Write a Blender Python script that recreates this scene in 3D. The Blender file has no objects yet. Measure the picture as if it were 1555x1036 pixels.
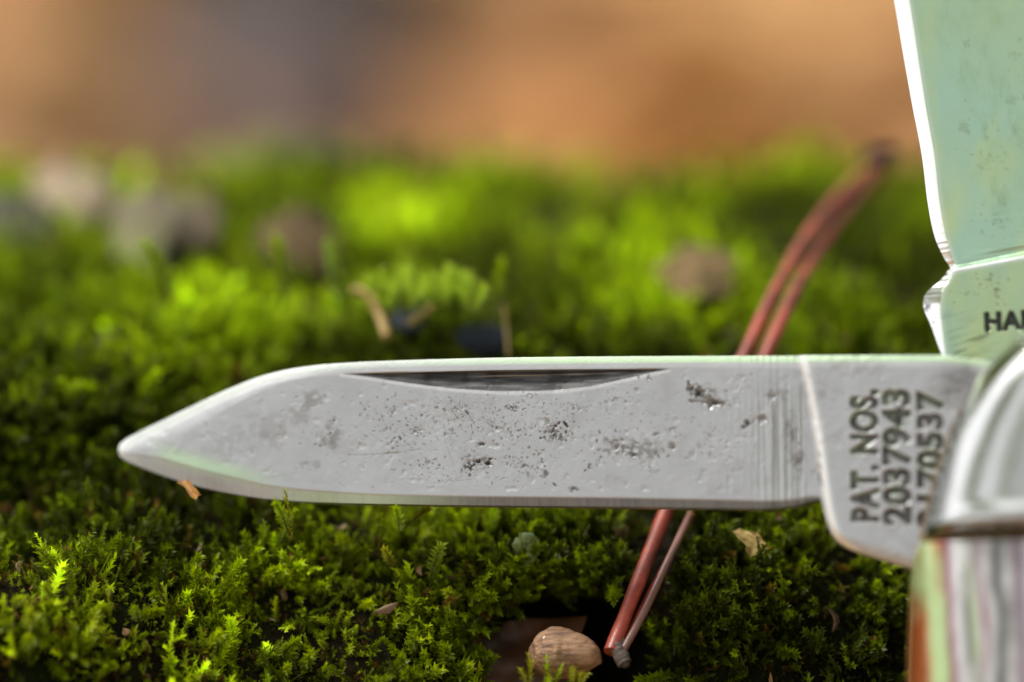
import bpy, bmesh, math, random
import numpy as np
from mathutils import Vector, Matrix, Euler
R = math.radians
random.seed(7); rng = np.random.default_rng(7)
sc = bpy.context.scene
sc.unit_settings.system = 'METRIC'; sc.unit_settings.scale_length = 0.01      # one unit is one centimetre
COL = sc.collection

# ---------------------------------------------------------------- camera
S = 0.0035                       # cm per photo pixel in the plane of focus
DIST, PITCH = 25.0, R(15)
cam_d = bpy.data.cameras.new('camera'); cam = bpy.data.objects.new('camera', cam_d); COL.objects.link(cam)
cam_d.sensor_width = 36; cam_d.lens = 36*DIST/(1555*S)
cam_d.clip_start = 0.5; cam_d.clip_end = 20000
FW = Vector((0, math.cos(PITCH), -math.sin(PITCH))); UP = Vector((0, math.sin(PITCH), math.cos(PITCH)))
CAM = -DIST*FW
cam.location = CAM; cam.rotation_euler = (R(90)-PITCH, 0, 0)
cam_d.dof.use_dof = True; cam_d.dof.focus_distance = DIST
cam_d.dof.aperture_fstop = (cam_d.lens*1e-3)/1.4; cam_d.dof.aperture_blades = 0
sc.camera = cam

# ---------------------------------------------------------------- sky, sun, exposure
SUN_EL, SUN_AZ = R(52), R(-114)   # veiled sun on the left, a little behind the blade, grazing its face
w = bpy.data.worlds.new("World"); sc.world = w; w.use_nodes = True
nt = w.node_tree; nt.nodes.clear()
sky = nt.nodes.new('ShaderNodeTexSky'); sky.sky_type = 'NISHITA'; sky.sun_disc = False
sky.sun_elevation = SUN_EL; sky.sun_rotation = R(180)+SUN_AZ*-1
sky.air_density = 1.0; sky.dust_density = 3.0; sky.ozone_density = 1.0
hs = nt.nodes.new('ShaderNodeHueSaturation'); hs.inputs['Saturation'].default_value = 0.12
bg = nt.nodes.new('ShaderNodeBackground'); bg.inputs['Strength'].default_value = 0.15
wo = nt.nodes.new('ShaderNodeOutputWorld')
nt.links.new(sky.outputs[0], hs.inputs['Color']); nt.links.new(hs.outputs[0], bg.inputs[0]); nt.links.new(bg.outputs[0], wo.inputs[0])
sun_d = bpy.data.lights.new('sun', 'SUN'); sun = bpy.data.objects.new('sun', sun_d); COL.objects.link(sun)
sun_d.energy = 2.2; sun_d.angle = R(10); sun_d.color = (1.0, 0.95, 0.86)
sd = Vector((math.sin(SUN_AZ)*math.cos(SUN_EL), -math.cos(SUN_AZ)*math.cos(SUN_EL), math.sin(SUN_EL)))
sun.rotation_euler = sd.to_track_quat('Z', 'Y').to_euler()
sc.view_settings.view_transform = 'Standard'; sc.view_settings.look = 'None'
sc.view_settings.exposure = 0.5; sc.view_settings.gamma = 1.0

# ---------------------------------------------------------------- helpers
def ray(px, py):
    px, py = float(px), float(py)
    return FW + ((px-777.5)*S/DIST)*Vector((1,0,0)) + ((518-py)*S/DIST)*UP
def at(px, py, y):               # the point seen at a photo pixel, at world depth y
    y = float(y)
    d = ray(px, py); return CAM + d*((y-CAM.y)/d.y)
def at_np(px, py, y):
    px, py, y = np.broadcast_arrays(np.asarray(px, float), np.asarray(py, float), np.asarray(y, float))
    a = (px-777.5)*S/DIST; b = (518-py)*S/DIST
    d = np.stack([a, FW.y+b*UP.y, FW.z+b*UP.z], -1)
    t = (y-CAM.y)/d[..., 1]
    return np.array(CAM)+d*t[..., None]
def tag(o, label=None, cat=None, group=None, kind=None):
    if label: o['label'] = label
    if cat: o['category'] = cat
    if group: o['group'] = group
    if kind: o['kind'] = kind
    return o
def empty(name, loc, **k):
    o = bpy.data.objects.new(name, None); o.location = loc; o.empty_display_size = .2; COL.objects.link(o)
    return tag(o, **k)
def link(name, me, mat=None, parent=None):
    o = bpy.data.objects.new(name, me); COL.objects.link(o)
    if mat and not me.materials: me.materials.append(mat)
    if parent:
        o.parent = parent; o.matrix_parent_inverse = Matrix.Translation(parent.location).inverted()
    return o
def mesh_np(name, V, F, smooth=True, angle=None, recalc=False):
    me = bpy.data.meshes.new(name)
    V = np.asarray(V, np.float32).reshape(-1, 3)
    if isinstance(F, np.ndarray):
        n = F.shape[1]; me.vertices.add(len(V)); me.vertices.foreach_set('co', V.ravel())
        me.loops.add(F.size); me.loops.foreach_set('vertex_index', F.astype(np.int32).ravel())
        me.polygons.add(len(F)); me.polygons.foreach_set('loop_start', np.arange(0, F.size, n, dtype=np.int32))
        me.update(calc_edges=True); me.validate()
    else:
        me.from_pydata(V.tolist(), [], F); me.update(); me.validate()
    if recalc:
        bm = bmesh.new(); bm.from_mesh(me); bmesh.ops.remove_doubles(bm, verts=bm.verts, dist=1e-6)
        bmesh.ops.recalc_face_normals(bm, faces=bm.faces); bm.to_mesh(me); bm.free()
    if smooth: me.polygons.foreach_set('use_smooth', np.ones(len(me.polygons), bool))
    if angle: me.set_sharp_from_angle(angle=R(angle))
    return me
def setattr_f(me, name, arr):
    a = me.attributes.new(name, 'FLOAT', 'POINT'); a.data.foreach_set('value', np.asarray(arr, np.float32).ravel())
def setattr_c(me, name, arr):
    a = me.attributes.new(name, 'FLOAT_COLOR', 'POINT'); arr = np.asarray(arr, np.float32).reshape(-1, 3)
    a.data.foreach_set('color', np.concatenate([arr, np.ones((len(arr), 1), np.float32)], 1).ravel())
def grid_faces(nr, nc):
    i = np.arange(nr-1)[:, None]*nc+np.arange(nc-1)[None]
    return np.stack([i, i+1, i+1+nc, i+nc], -1).reshape(-1, 4)
def vnoise(x, y, seed=0):        # value noise in -1..1
    x = np.asarray(x, float); y = np.asarray(y, float)
    r = np.random.default_rng(seed+1000); T = r.uniform(-1, 1, (256, 256))
    xi = np.floor(x).astype(int); yi = np.floor(y).astype(int); fx = x-xi; fy = y-yi
    fx = fx*fx*(3-2*fx); fy = fy*fy*(3-2*fy)
    a = T[xi & 255, yi & 255]; b = T[(xi+1) & 255, yi & 255]; c = T[xi & 255, (yi+1) & 255]; d = T[(xi+1) & 255, (yi+1) & 255]
    return (a*(1-fx)+b*fx)*(1-fy)+(c*(1-fx)+d*fx)*fy
def fbm(x, y, seed=0, o=4):
    s = 0; a = 1; t = 0
    for k in range(o): s = s+a*vnoise(x*2**k, y*2**k, seed+k); t += a; a *= .5
    return s/t
def sst(x, a, b):
    t = np.clip((x-a)/(b-a), 0, 1); return t*t*(3-2*t)
def curve(pts, x):               # smooth interpolation through points (pchip)
    p = np.array(pts, float); X, Y = p[:, 0], p[:, 1]; h = np.diff(X); dl = np.diff(Y)/h
    m = np.zeros(len(X)); m[0] = dl[0]; m[-1] = dl[-1]
    for i in range(1, len(X)-1):
        if dl[i-1]*dl[i] > 0:
            w1 = 2*h[i]+h[i-1]; w2 = h[i]+2*h[i-1]; m[i] = (w1+w2)/(w1/dl[i-1]+w2/dl[i])
    x = np.clip(np.asarray(x, float), X[0], X[-1]); k = np.clip(np.searchsorted(X, x, side='right')-1, 0, len(X)-2)
    t = (x-X[k])/h[k]
    return Y[k]*(2*t**3-3*t**2+1)+h[k]*m[k]*(t**3-2*t**2+t)+Y[k+1]*(-2*t**3+3*t**2)+h[k]*m[k+1]*(t**3-t**2)

# ---- node helpers
def mat(name):
    m = bpy.data.materials.new(name); m.use_nodes = True; t = m.node_tree; b = t.nodes['Principled BSDF']
    return m, t, b
def N(t, kind, **k):
    n = t.nodes.new(kind)
    for a, v in k.items():
        if hasattr(n, a): setattr(n, a, v)
        else: n.inputs[a.replace('_', ' ')].default_value = v
    return n
def attr(t, name, typ='GEOMETRY'):
    n = t.nodes.new('ShaderNodeAttribute'); n.attribute_name = name; n.attribute_type = typ; return n
def mixc(t, f, a, b, blend='MIX'):
    n = t.nodes.new('ShaderNodeMix'); n.data_type = 'RGBA'; n.blend_type = blend
    for s_, v in ((n.inputs[0], f), (n.inputs[6], a), (n.inputs[7], b)):
        if hasattr(v, 'links'): t.links.new(v, s_)
        else: s_.default_value = v if isinstance(v, (int, float)) else (*v, 1)
    return n.outputs[2]
def math_(t, op, a, b=None, clamp=False):
    n = t.nodes.new('ShaderNodeMath'); n.operation = op; n.use_clamp = clamp
    for s_, v in ((n.inputs[0], a), (n.inputs[1], b)):
        if v is None: continue
        if hasattr(v, 'links'): t.links.new(v, s_)
        else: s_.default_value = v
    return n.outputs[0]
def ramp(t, f, stops):
    n = t.nodes.new('ShaderNodeValToRGB'); e = n.color_ramp.elements
    while len(e) < len(stops): e.new(.5)
    for q, (p, c) in zip(e, stops): q.position = p; q.color = (*c, 1)
    t.links.new(f, n.inputs[0]); return n.outputs[0]
def noise(t, scale, detail=3, rough=.5, vec=None):
    n = t.nodes.new('ShaderNodeTexNoise'); n.inputs['Scale'].default_value = scale
    n.inputs['Detail'].default_value = detail; n.inputs['Roughness'].default_value = rough
    if vec is not None: t.links.new(vec, n.inputs['Vector'])
    return n.outputs[0]
def scaled(t, sx, sy, sz, rot=(0,0,0)):
    c = t.nodes.new('ShaderNodeTexCoord'); m = t.nodes.new('ShaderNodeMapping')
    m.inputs['Scale'].default_value = (sx, sy, sz); m.inputs['Rotation'].default_value = rot
    t.links.new(c.outputs['Object'], m.inputs[0]); return m.outputs[0]
def bump(t, b, h, strength, dist):
    n = t.nodes.new('ShaderNodeBump'); n.inputs['Strength'].default_value = strength; n.inputs['Distance'].default_value = dist
    t.links.new(h, n.inputs['Height']); t.links.new(n.outputs[0], b.inputs['Normal'])

# ================================================================ the forest floor behind
FLOOR = -17.0
m_floor, t, b = mat('leaf litter floor')
v = scaled(t, 1, 1, 1)
f = noise(t, .12, 5, .6, v)
c = ramp(t, f, [(.25, (.12, .06, .025)), (.42, (.32, .16, .05)), (.58, (.50, .28, .09)), (.75, (.60, .38, .16))])
vm = t.nodes.new('ShaderNodeVectorMath'); vm.operation = 'DISTANCE'; t.links.new(v, vm.inputs[0])
d_ = ray(500, 120); vm.inputs[1].default_value = CAM+d_*((FLOOR-CAM.z)/d_.z)
ds = math_(t, 'ADD', vm.outputs['Value'], math_(t, 'MULTIPLY', noise(t, .25, 4, .6, v), 9))
c = mixc(t, ramp(t, math_(t, 'DIVIDE', ds, 22), [(.45, (1, 1, 1)), (.75, (0, 0, 0))]), c, (.06, .043, .035))   # a bare patch of damp soil
t.links.new(c, b.inputs['Base Color']); b.inputs['Roughness'].default_value = .8
bump(t, b, noise(t, .6, 6, .6, v), .6, 1.5)
n = 161; xs = np.sign(np.linspace(-1, 1, n))*np.abs(np.linspace(-1, 1, n))**2.5*6000
X, Y = np.meshgrid(xs, xs+60)
Z = FLOOR+fbm(X/40, Y/40, 3)*1.6*np.exp(-(np.hypot(X, Y)/900)**2)
link('ground', mesh_np('ground', np.stack([X, Y, Z], -1), grid_faces(n, n)), m_floor)['kind'] = 'structure'

m_leaf, t, b = mat('fallen leaf')
a = attr(t, 'tint'); v = scaled(t, 1, 1, 1)
c = mixc(t, noise(t, 1.2, 5, .6, v), a.outputs['Color'], (.16, .075, .03))
c = mixc(t, .55, a.outputs['Color'], c)
t.links.new(c, b.inputs['Base Color']); b.inputs['Roughness'].default_value = .55
def leaf_sheet(L, W, curl, seed):     # a curled dead leaf, 6 x 4 verts
    r = np.random.default_rng(seed); u = np.linspace(0, 1, 10); wv = np.linspace(-1, 1, 7)
    U, Wv = np.meshgrid(u, wv); half = W*np.sin(np.pi*np.clip(U, .004, .997)**.85)**.9*(1+.10*np.sin(U*23+seed))
    x = (U-.5)*L; y = Wv*half; z = curl*(np.abs(Wv)**2*half*1.1+np.sin(U*3+seed)*L*.12)+.08*L*vnoise(U*2, Wv*1+seed, seed)
    return np.stack([x, y, z], -1).reshape(-1, 3), grid_faces(7, 10)
V = []; Fc = []; T = []; off = 0
def floor_at(px, py, h=0):
    d = ray(px, py); return CAM+d*((FLOOR+h-CAM.z)/d.z)
SPOT = floor_at(490, 120)
tints = np.array([(.70,.37,.11),(.78,.47,.18),(.66,.30,.09),(.78,.51,.23),(.55,.25,.08),(.74,.42,.14),(.74,.47,.22)])
for k in range(2300):
    x = rng.uniform(-62, 62); y = rng.uniform(20, 330)
    d = math.hypot((x-SPOT.x)/6.5, (y-SPOT.y)/8.0)
    if d < 1: continue
    q = Vector((x, y, FLOOR+2))-CAM; qd = q.dot(FW); qx = 777.5+q.x/qd*DIST/S; qy = 518-q.dot(UP)/qd*DIST/S
    if ((qx-500)/270)**2+((qy-130)/170)**2 < 1: continue
    vv, ff = leaf_sheet(rng.uniform(5, 9), rng.uniform(1.6, 3), rng.uniform(.1, .6), k)
    M = np.array(Euler((rng.normal(0, .3), rng.normal(0, .3), rng.uniform(0, 6.3))).to_matrix())
    V.append(vv@M.T+np.array([x, y, FLOOR+.9+rng.uniform(0, 1.6)])); Fc.append(ff+off); off += len(vv)
    side = vnoise(x/9+50, y/30, 5)
    tc = tints[rng.integers(len(tints))]*(1+.25*side)*rng.uniform(.85, 1.15)
    T.append(np.tile(tc, (len(vv), 1)))
me = mesh_np('leaf_litter', np.concatenate(V), np.concatenate(Fc)); setattr_c(me, 'tint', np.concatenate(T))
link('leaf_litter', me, m_leaf)['kind'] = 'stuff'

# a stone and a rotten dark log on the floor, far out of focus
def lump(name, rad, seed, amp=.22, nu=48, nv=28):
    u = np.linspace(0, 2*np.pi, nu, endpoint=False); v_ = np.linspace(0, np.pi, nv)
    U, Vv = np.meshgrid(u, v_)
    D = np.stack([np.sin(Vv)*np.cos(U), np.sin(Vv)*np.sin(U), np.cos(Vv)], -1)
    r = 1+amp*fbm(D[..., 0]*1.7+D[..., 2]*1.3+9, D[..., 1]*1.7-D[..., 2]*.9+9, seed, 5)
    P = D*r[..., None]*np.array(rad)
    i = np.arange(nv-1)[:, None]*nu+np.arange(nu)[None]; j = np.arange(nv-1)[:, None]*nu+(np.arange(nu)[None]+1) % nu
    F = np.stack([i, j, j+nu, i+nu], -1).reshape(-1, 4)
    return mesh_np(name, P, F, recalc=True)
m_stone, t, b = mat('lilac grey stone')
v = scaled(t, 1, 1, 1)
c = ramp(t, noise(t, .5, 6, .65, v), [(.3, (.13, .10, .10)), (.55, (.26, .20, .20)), (.75, (.36, .28, .28))])
t.links.new(c, b.inputs['Base Color']); b.inputs['Roughness'].default_value = .85; bump(t, b, noise(t, 1.5, 6, .6, v), .5, .4)
def floor_at(px, py, h=0):
    d = ray(px, py); return CAM+d*((FLOOR+h-CAM.z)/d.z)
o = link('stone', lump('stone', (2.4, 2.2, 1.6), 11), m_stone); o.location = floor_at(425, 170, 1.4)
tag(o, 'blurred lilac grey stone on the leaf litter beyond the moss', 'stone')
m_rot, t, b = mat('rotten dark wood')
v = scaled(t, .4, 2, 2)
c = ramp(t, noise(t, .7, 6, .65, v), [(.3, (.012, .010, .009)), (.6, (.035, .027, .021)), (.8, (.07, .052, .038))])
t.links.new(c, b.inputs['Base Color']); b.inputs['Roughness'].default_value = .9; bump(t, b, noise(t, 1.5, 6, .6, v), .8, .5)
def tube(path, rads, ns=12, seed=0, amp=0., flat=1.0):
    P = [Vector(p) for p in path]; V = []; F = []
    prev = None
    for k, p in enumerate(P):
        d = (P[min(k+1, len(P)-1)]-P[max(k-1, 0)]).normalized()
        a = (prev - d*prev.dot(d)).normalized() if prev is not None else d.orthogonal().normalized()
        prev = a; b2 = d.cross(a); r = rads[k] if hasattr(rads, '__len__') else rads
        for j in range(ns):
            th = 2*math.pi*j/ns; q = r*(1+amp*float(vnoise(k*.45+seed, j*.7+seed, seed)))
            V.append(p+a*math.cos(th)*q+b2*math.sin(th)*q*flat)
    for k in range(len(P)-1):
        for j in range(ns): F.append((k*ns+j, k*ns+(j+1) % ns, (k+1)*ns+(j+1) % ns, (k+1)*ns+j))
    F.append(tuple(range(ns))[::-1]); F.append(tuple(range((len(P)-1)*ns, len(P)*ns)))
    return V, F
def tube_mesh(name, *a, **k):
    V, F = tube(*a, **k); return mesh_np(name, [tuple(v) for v in V], F, angle=60, recalc=True)
p0 = floor_at(310, 60, .6); p1 = floor_at(760, 190, .6)
pts = [p0.lerp(p1, k/9) + Vector((0, math.sin(k)*.6, math.sin(k*1.7)*.3)) for k in range(10)]
o = link('rotten_branch', tube_mesh('rotten_branch', pts, [2.3+1.4*math.sin(k/9*3) for k in range(10)], 16, 3, .25), m_rot)
tag(o, 'dark rotten branch lying behind the blurred stone on the brown leaf litter', 'branch')

# ================================================================ woodland behind the camera (unseen; crowns and gaps placed for the metal's reflections)
m_wood, t, b = mat('woodland leaves')
a = attr(t, 'tint'); t.links.new(a.outputs['Color'], b.inputs['Base Color']); b.inputs['Roughness'].default_value = .5
tr = t.nodes.new('ShaderNodeBsdfTranslucent'); t.links.new(a.outputs['Color'], tr.inputs[0])
mx = t.nodes.new('ShaderNodeMixShader'); mx.inputs[0].default_value = .62
t.links.new(b.outputs[0], mx.inputs[1]); t.links.new(tr.outputs[0], mx.inputs[2]); t.links.new(mx.outputs[0], t.nodes['Material Output'].inputs[0])
V = []; T = []
def add_quads(C, s, col):
    n_ = len(C); A = rng.normal(size=(n_, 3)); A /= np.linalg.norm(A, axis=1)[:, None]
    B = np.cross(A, rng.normal(size=(n_, 3))); B /= np.linalg.norm(B, axis=1)[:, None]
    s = s[:, None]
    Q = np.stack([C-A*s, C+B*s*.5, C+A*s, C-B*s*.5], 1); V.append(Q.reshape(-1, 3)); T.append(np.repeat(col, 4, 0))
# azimuth in degrees from straight behind the camera (negative = left), distance, height, radius
for az, dist, top, rad in [(-94, 650, 700, 105), (-66, 700, 760, 62), (-134, 700, 560, 120), (-156, 700, 480, 120), (-45, 800, 560, 45), (20, 820, 560, 120), (48, 700, 480, 60), (2, 900, 420, 60), (75, 760, 600, 140), (110, 700, 500, 140), (150, 1300, 700, 260), (-150, 1300, 700, 260), (180, 1500, 600, 300)]:
    cx = math.sin(R(az))*dist; cy = -math.cos(R(az))*dist
    n_ = 9000; D = rng.normal(size=(n_, 3)); D /= np.linalg.norm(D, axis=1)[:, None]
    rr = rng.uniform(0, 1, n_)**.4
    C = D*rr[:, None]*np.array([rad, rad, top*.42])+np.array([cx, cy, top*.58])
    keep = vnoise(C[:, 0]/35, C[:, 2]/35+C[:, 1]/50, 4) > -.75; C = C[keep]
    add_quads(C, rng.uniform(9, 17, len(C)), np.array([.42, .60, .06])*rng.uniform(.6, 1.5, (len(C), 1)))
    for q in range(14):
        h0 = FLOOR+q*top/14; C = np.array([[cx, cy, h0+top/28]]); s_ = top/20; r_ = 14*(1-q/18)
        for th in (0, 1.57):
            dx, dy = math.cos(th)*r_, math.sin(th)*r_
            V.append(np.array([[cx-dx, cy-dy, h0], [cx+dx, cy+dy, h0], [cx+dx, cy+dy, h0+top/14], [cx-dx, cy-dy, h0+top/14]])); T.append(np.tile([.09, .06, .04], (4, 1)))
V = np.concatenate(V); T = np.concatenate(T)
me = mesh_np('woodland', V, np.arange(len(V)).reshape(-1, 4), smooth=False); setattr_c(me, 'tint', T)
link('woodland', me, m_wood)['kind'] = 'stuff'

# ================================================================ the mossy bank
def ym(y): return float(np.interp(y, [-20, .7, 1.15, 1.9, 2.7, 3.5, 4.4, 5.3, 6.2, 6.9, 7.8, 9.5, 13], [-20, .7, .95, 1.4, 2.0, 2.7, 3.6, 4.6, 5.6, 6.3, 7.2, 9.0, 12.5]))
PROFILE = [(-12.0, None, FLOOR-1), (-5.0, None, -9.0), (-2.3, 1750, None), (-1.1, 1330, None), (-.58, 1060, None), (-.25, 930, None), (.05, 830, None), (.38, 762, None),
           (.75, 690, None), (1.15, 600, None), (1.9, 525, None), (2.7, 450, None), (3.5, 395, None), (4.4, 350, None), (5.3, 290, None), (6.2, 245, None), (6.9, 235, None),
           (7.8, None, -1.2), (9.5, None, -6), (13, None, FLOOR-1)]
pp = []
for y, py, z in PROFILE:
    y = ym(y)
    pp.append((y, at(777.5, py, y).z-(.14 if y < .5 else .19+.018*y) if z is None else z))
def bank_z(y): return curve(pp, y)
def bank(x, y):                  # the bank's surface height; x, y arrays
    x = np.asarray(x, float); y = np.asarray(y, float)
    px = 777.5+x/S*(DIST/(DIST+y*.96))
    yy = y+.0*px
    # how far the face is pushed back (+) or brought forward (-)
    front = 1-sst(y, .6, 1.6)
    push = -.6*sst(-px, -430, 60)*(1-sst(y, -.5, .25)) + .10*sst(px, 950, 1150)*front + .25*sst(px, 1250, 1400)*front
    z = bank_z(yy-push)
    amp = .15-.03*sst(y, .5, 3)
    z = z+amp*fbm(x/1.1+20, y/1.1, 21, 4)+.05*fbm(x/.35, y/.35, 25, 3)
    z = z+.07*sst(y, 2.2, 4)*vnoise(x/1.4+3, y/3, 29)
    return z
def hollow(px, py):
    return np.exp(-(((px-860)/125)**2+((py-1010)/85)**2)**1.3)
ys = np.concatenate([np.linspace(-12, -2.2, 26), np.linspace(-2.15, 1.2, 165), np.linspace(1.23, 7.2, 200), np.linspace(7.3, 12.5, 20)])
xs = np.concatenate([np.linspace(-30, -5.1, 30), np.linspace(-5, 5, 330), np.linspace(5.1, 30, 30)])
X, Y = np.meshgrid(xs, ys); Z = bank(X, Y)
def to_px(P):
    Q = P-np.array(CAM); d = Q@np.array(FW); return 777.5+Q[..., 0]/d*DIST/S, 518-(Q@np.array(UP))/d*DIST/S
P = np.stack([X, Y, Z], -1); pX, pY = to_px(P)
hl = hollow(pX, pY)*(Y < 1)
def carve(P, hl):                # push the surface back into the bank where the dark hollow is
    P = P.copy(); P[..., 1] += hl*1.3; P[..., 2] -= hl*.25; return P
P = carve(P, hl)
m_bed, t, b = mat('bark and soil under the moss')
v = scaled(t, 1, 1, 1)
c = ramp(t, noise(t, 2.2, 6, .65, v), [(.3, (.006, .004, .002)), (.5, (.018, .012, .006)), (.72, (.045, .03, .018))])
c = mixc(t, ramp(t, noise(t, 1.1, 4, .6, v), [(.45, (0, 0, 0)), (.6, (1, 1, 1))]), c, (.010, .016, .002))
t.links.new(c, b.inputs['Base Color']); b.inputs['Roughness'].default_value = .95; b.inputs['Specular IOR Level'].default_value = .1; bump(t, b, noise(t, 9, 6, .6, v), 1, .12)
link('mossy_bank', mesh_np('mossy_bank', P, grid_faces(len(ys), len(xs))), m_bed)['kind'] = 'structure'

# ---- moss shoots: a dozen kinds, instanced on the bank
m_moss, t, b = mat('moss')
a1 = attr(t, 'tint', 'INSTANCER'); a2 = attr(t, 'age'); 
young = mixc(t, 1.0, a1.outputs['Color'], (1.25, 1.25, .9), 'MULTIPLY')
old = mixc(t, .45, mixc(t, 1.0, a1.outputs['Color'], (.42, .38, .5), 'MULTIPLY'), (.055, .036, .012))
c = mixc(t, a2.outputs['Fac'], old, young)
t.links.new(c, b.inputs['Base Color']); b.inputs['Roughness'].default_value = .45; b.inputs['Specular IOR Level'].default_value = .25
tr = t.nodes.new('ShaderNodeBsdfTranslucent'); t.links.new(mixc(t, 1.0, c, (1.25, 1.25, .6), 'MULTIPLY'), tr.inputs[0])
mx = t.nodes.new('ShaderNodeMixShader'); mx.inputs[0].default_value = .38
t.links.new(b.outputs[0], mx.inputs[1]); t.links.new(tr.outputs[0], mx.inputs[2]); t.links.new(mx.outputs[0], t.nodes['Material Output'].inputs[0])
protos = bpy.data.collections.new('moss_shoots')
def leaf_tri(base, d, nrm, L, W, V, F, A, age):
    side = d.cross(nrm).normalized(); up = side.cross(d).normalized()
    i = len(V)
    V += [base-side*W*.25, base+side*W*.25, base+d*L*.42+side*W*.5+up*W*.25, base+d*L*.42-side*W*.5+up*W*.25, base+d*L*.42, base+d*L*1.0+up*L*-.08]
    F += [(i, i+4, i+3), (i, i+1, i+4), (i+1, i+2, i+4), (i+3, i+4, i+5), (i+4, i+2, i+5)]
    A += [age]*6
def make_shoot(kind, seed):
    r = random.Random(seed); V = []; F = []; A = []
    H = {0: .36, 1: .46, 2: .33}[kind]; nst = 9
    bend = Vector((r.uniform(-.35, .35), r.uniform(-.35, .35), 0))
    path = [Vector((0, 0, 0))+bend*(k/nst)**2*H+Vector((0, 0, k/nst*H*(1-.25*bend.length*(k/nst)))) for k in range(nst+1)]
    def pt(u):
        k = min(int(u*nst), nst-1); return path[k].lerp(path[k+1], u*nst-k), (path[k+1]-path[k]).normalized()
    Vt, Ft = tube(path, [.0075*(1-.6*k/nst) for k in range(nst+1)], 4)
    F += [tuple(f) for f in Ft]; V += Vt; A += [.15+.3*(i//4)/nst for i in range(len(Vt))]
    if kind == 0:                # upright, starry top
        nl = 60
        for q in range(nl):
            u = .12+.88*(q/nl)**.85; p, d = pt(u); th = q*2.4+r.uniform(-.3, .3)
            o1 = d.orthogonal().normalized(); o2 = d.cross(o1); out = o1*math.cos(th)+o2*math.sin(th)
            spread = .95-.55*u**3+r.uniform(-.15, .15)
            dd = (out*spread+d*(1.1-spread*.6)).normalized()
            L = (.040+.032*math.sin(u*2.6))*r.uniform(.8, 1.2)
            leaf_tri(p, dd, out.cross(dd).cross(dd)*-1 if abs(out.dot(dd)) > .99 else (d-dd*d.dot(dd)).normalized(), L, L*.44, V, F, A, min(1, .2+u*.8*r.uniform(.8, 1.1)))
    elif kind == 1:              # feather moss: leafy, overlapping, catkin-like, side branches
        def br(pf, n_, L0, a0):
            for q in range(n_):
                u = (q+.5)/n_; p, d = pf(u); th = q*2.4+r.uniform(-.4, .4)
                o1 = d.orthogonal().normalized(); o2 = d.cross(o1); out = o1*math.cos(th)+o2*math.sin(th)
                dd = (out*.62+d*.8+Vector((r.uniform(-.15, .15),)*3)).normalized()
                L = L0*(1.1-.45*u)*r.uniform(.75, 1.2)
                leaf_tri(p, dd, (out-dd*out.dot(dd)).normalized()*-1, L, L*.42, V, F, A, min(1, a0+u*.7))
        br(pt, 54, .052, .25)
        for q in range(3):
            u0 = .35+.18*q; p, d = pt(u0); th = q*3.1+r.uniform(-.6, .6)
            o1 = d.orthogonal().normalized(); o2 = d.cross(o1); out = (o1*math.cos(th)+o2*math.sin(th))*.8+d*.6
            Lb = r.uniform(.06, .12)
            br(lambda u, p=p, out=out, Lb=Lb: (p+out*Lb*u, out.normalized()), 18, .036, .4)
    else:                        # short dense tuft of several tiny stems
        for s_ in range(4):
            tilt = Vector((r.uniform(-.5, .5), r.uniform(-.5, .5), 1)).normalized(); Hs = H*r.uniform(.6, 1)
            b0 = Vector((r.uniform(-.05, .05), r.uniform(-.05, .05), 0))
            for q in range(20):
                u = .2+.8*q/20; p = b0+tilt*Hs*u; th = q*2.4
                o1 = tilt.orthogonal().normalized(); o2 = tilt.cross(o1); out = o1*math.cos(th)+o2*math.sin(th)
                dd = (out*(.9-.35*u)+tilt*.75).normalized(); L = r.uniform(.04, .065)
                leaf_tri(p, dd, (tilt-dd*tilt.dot(dd)).normalized(), L, L*.36, V, F, A, min(1, .15+u*.85))
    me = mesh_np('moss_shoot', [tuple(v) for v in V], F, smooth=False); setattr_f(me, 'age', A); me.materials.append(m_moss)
    o = bpy.data.objects.new('moss_shoot', me); protos.objects.link(o)
KINDS = [0, 0, 0, 0, 0, 1, 1, 1, 1, 1, 2, 2, 2, 2]
for k, kd in enumerate(KINDS): make_shoot(kd, 100+k)
proto_names = [o.name for o in protos.objects]; order = sorted(range(len(proto_names)), key=lambda i: proto_names[i])

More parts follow.
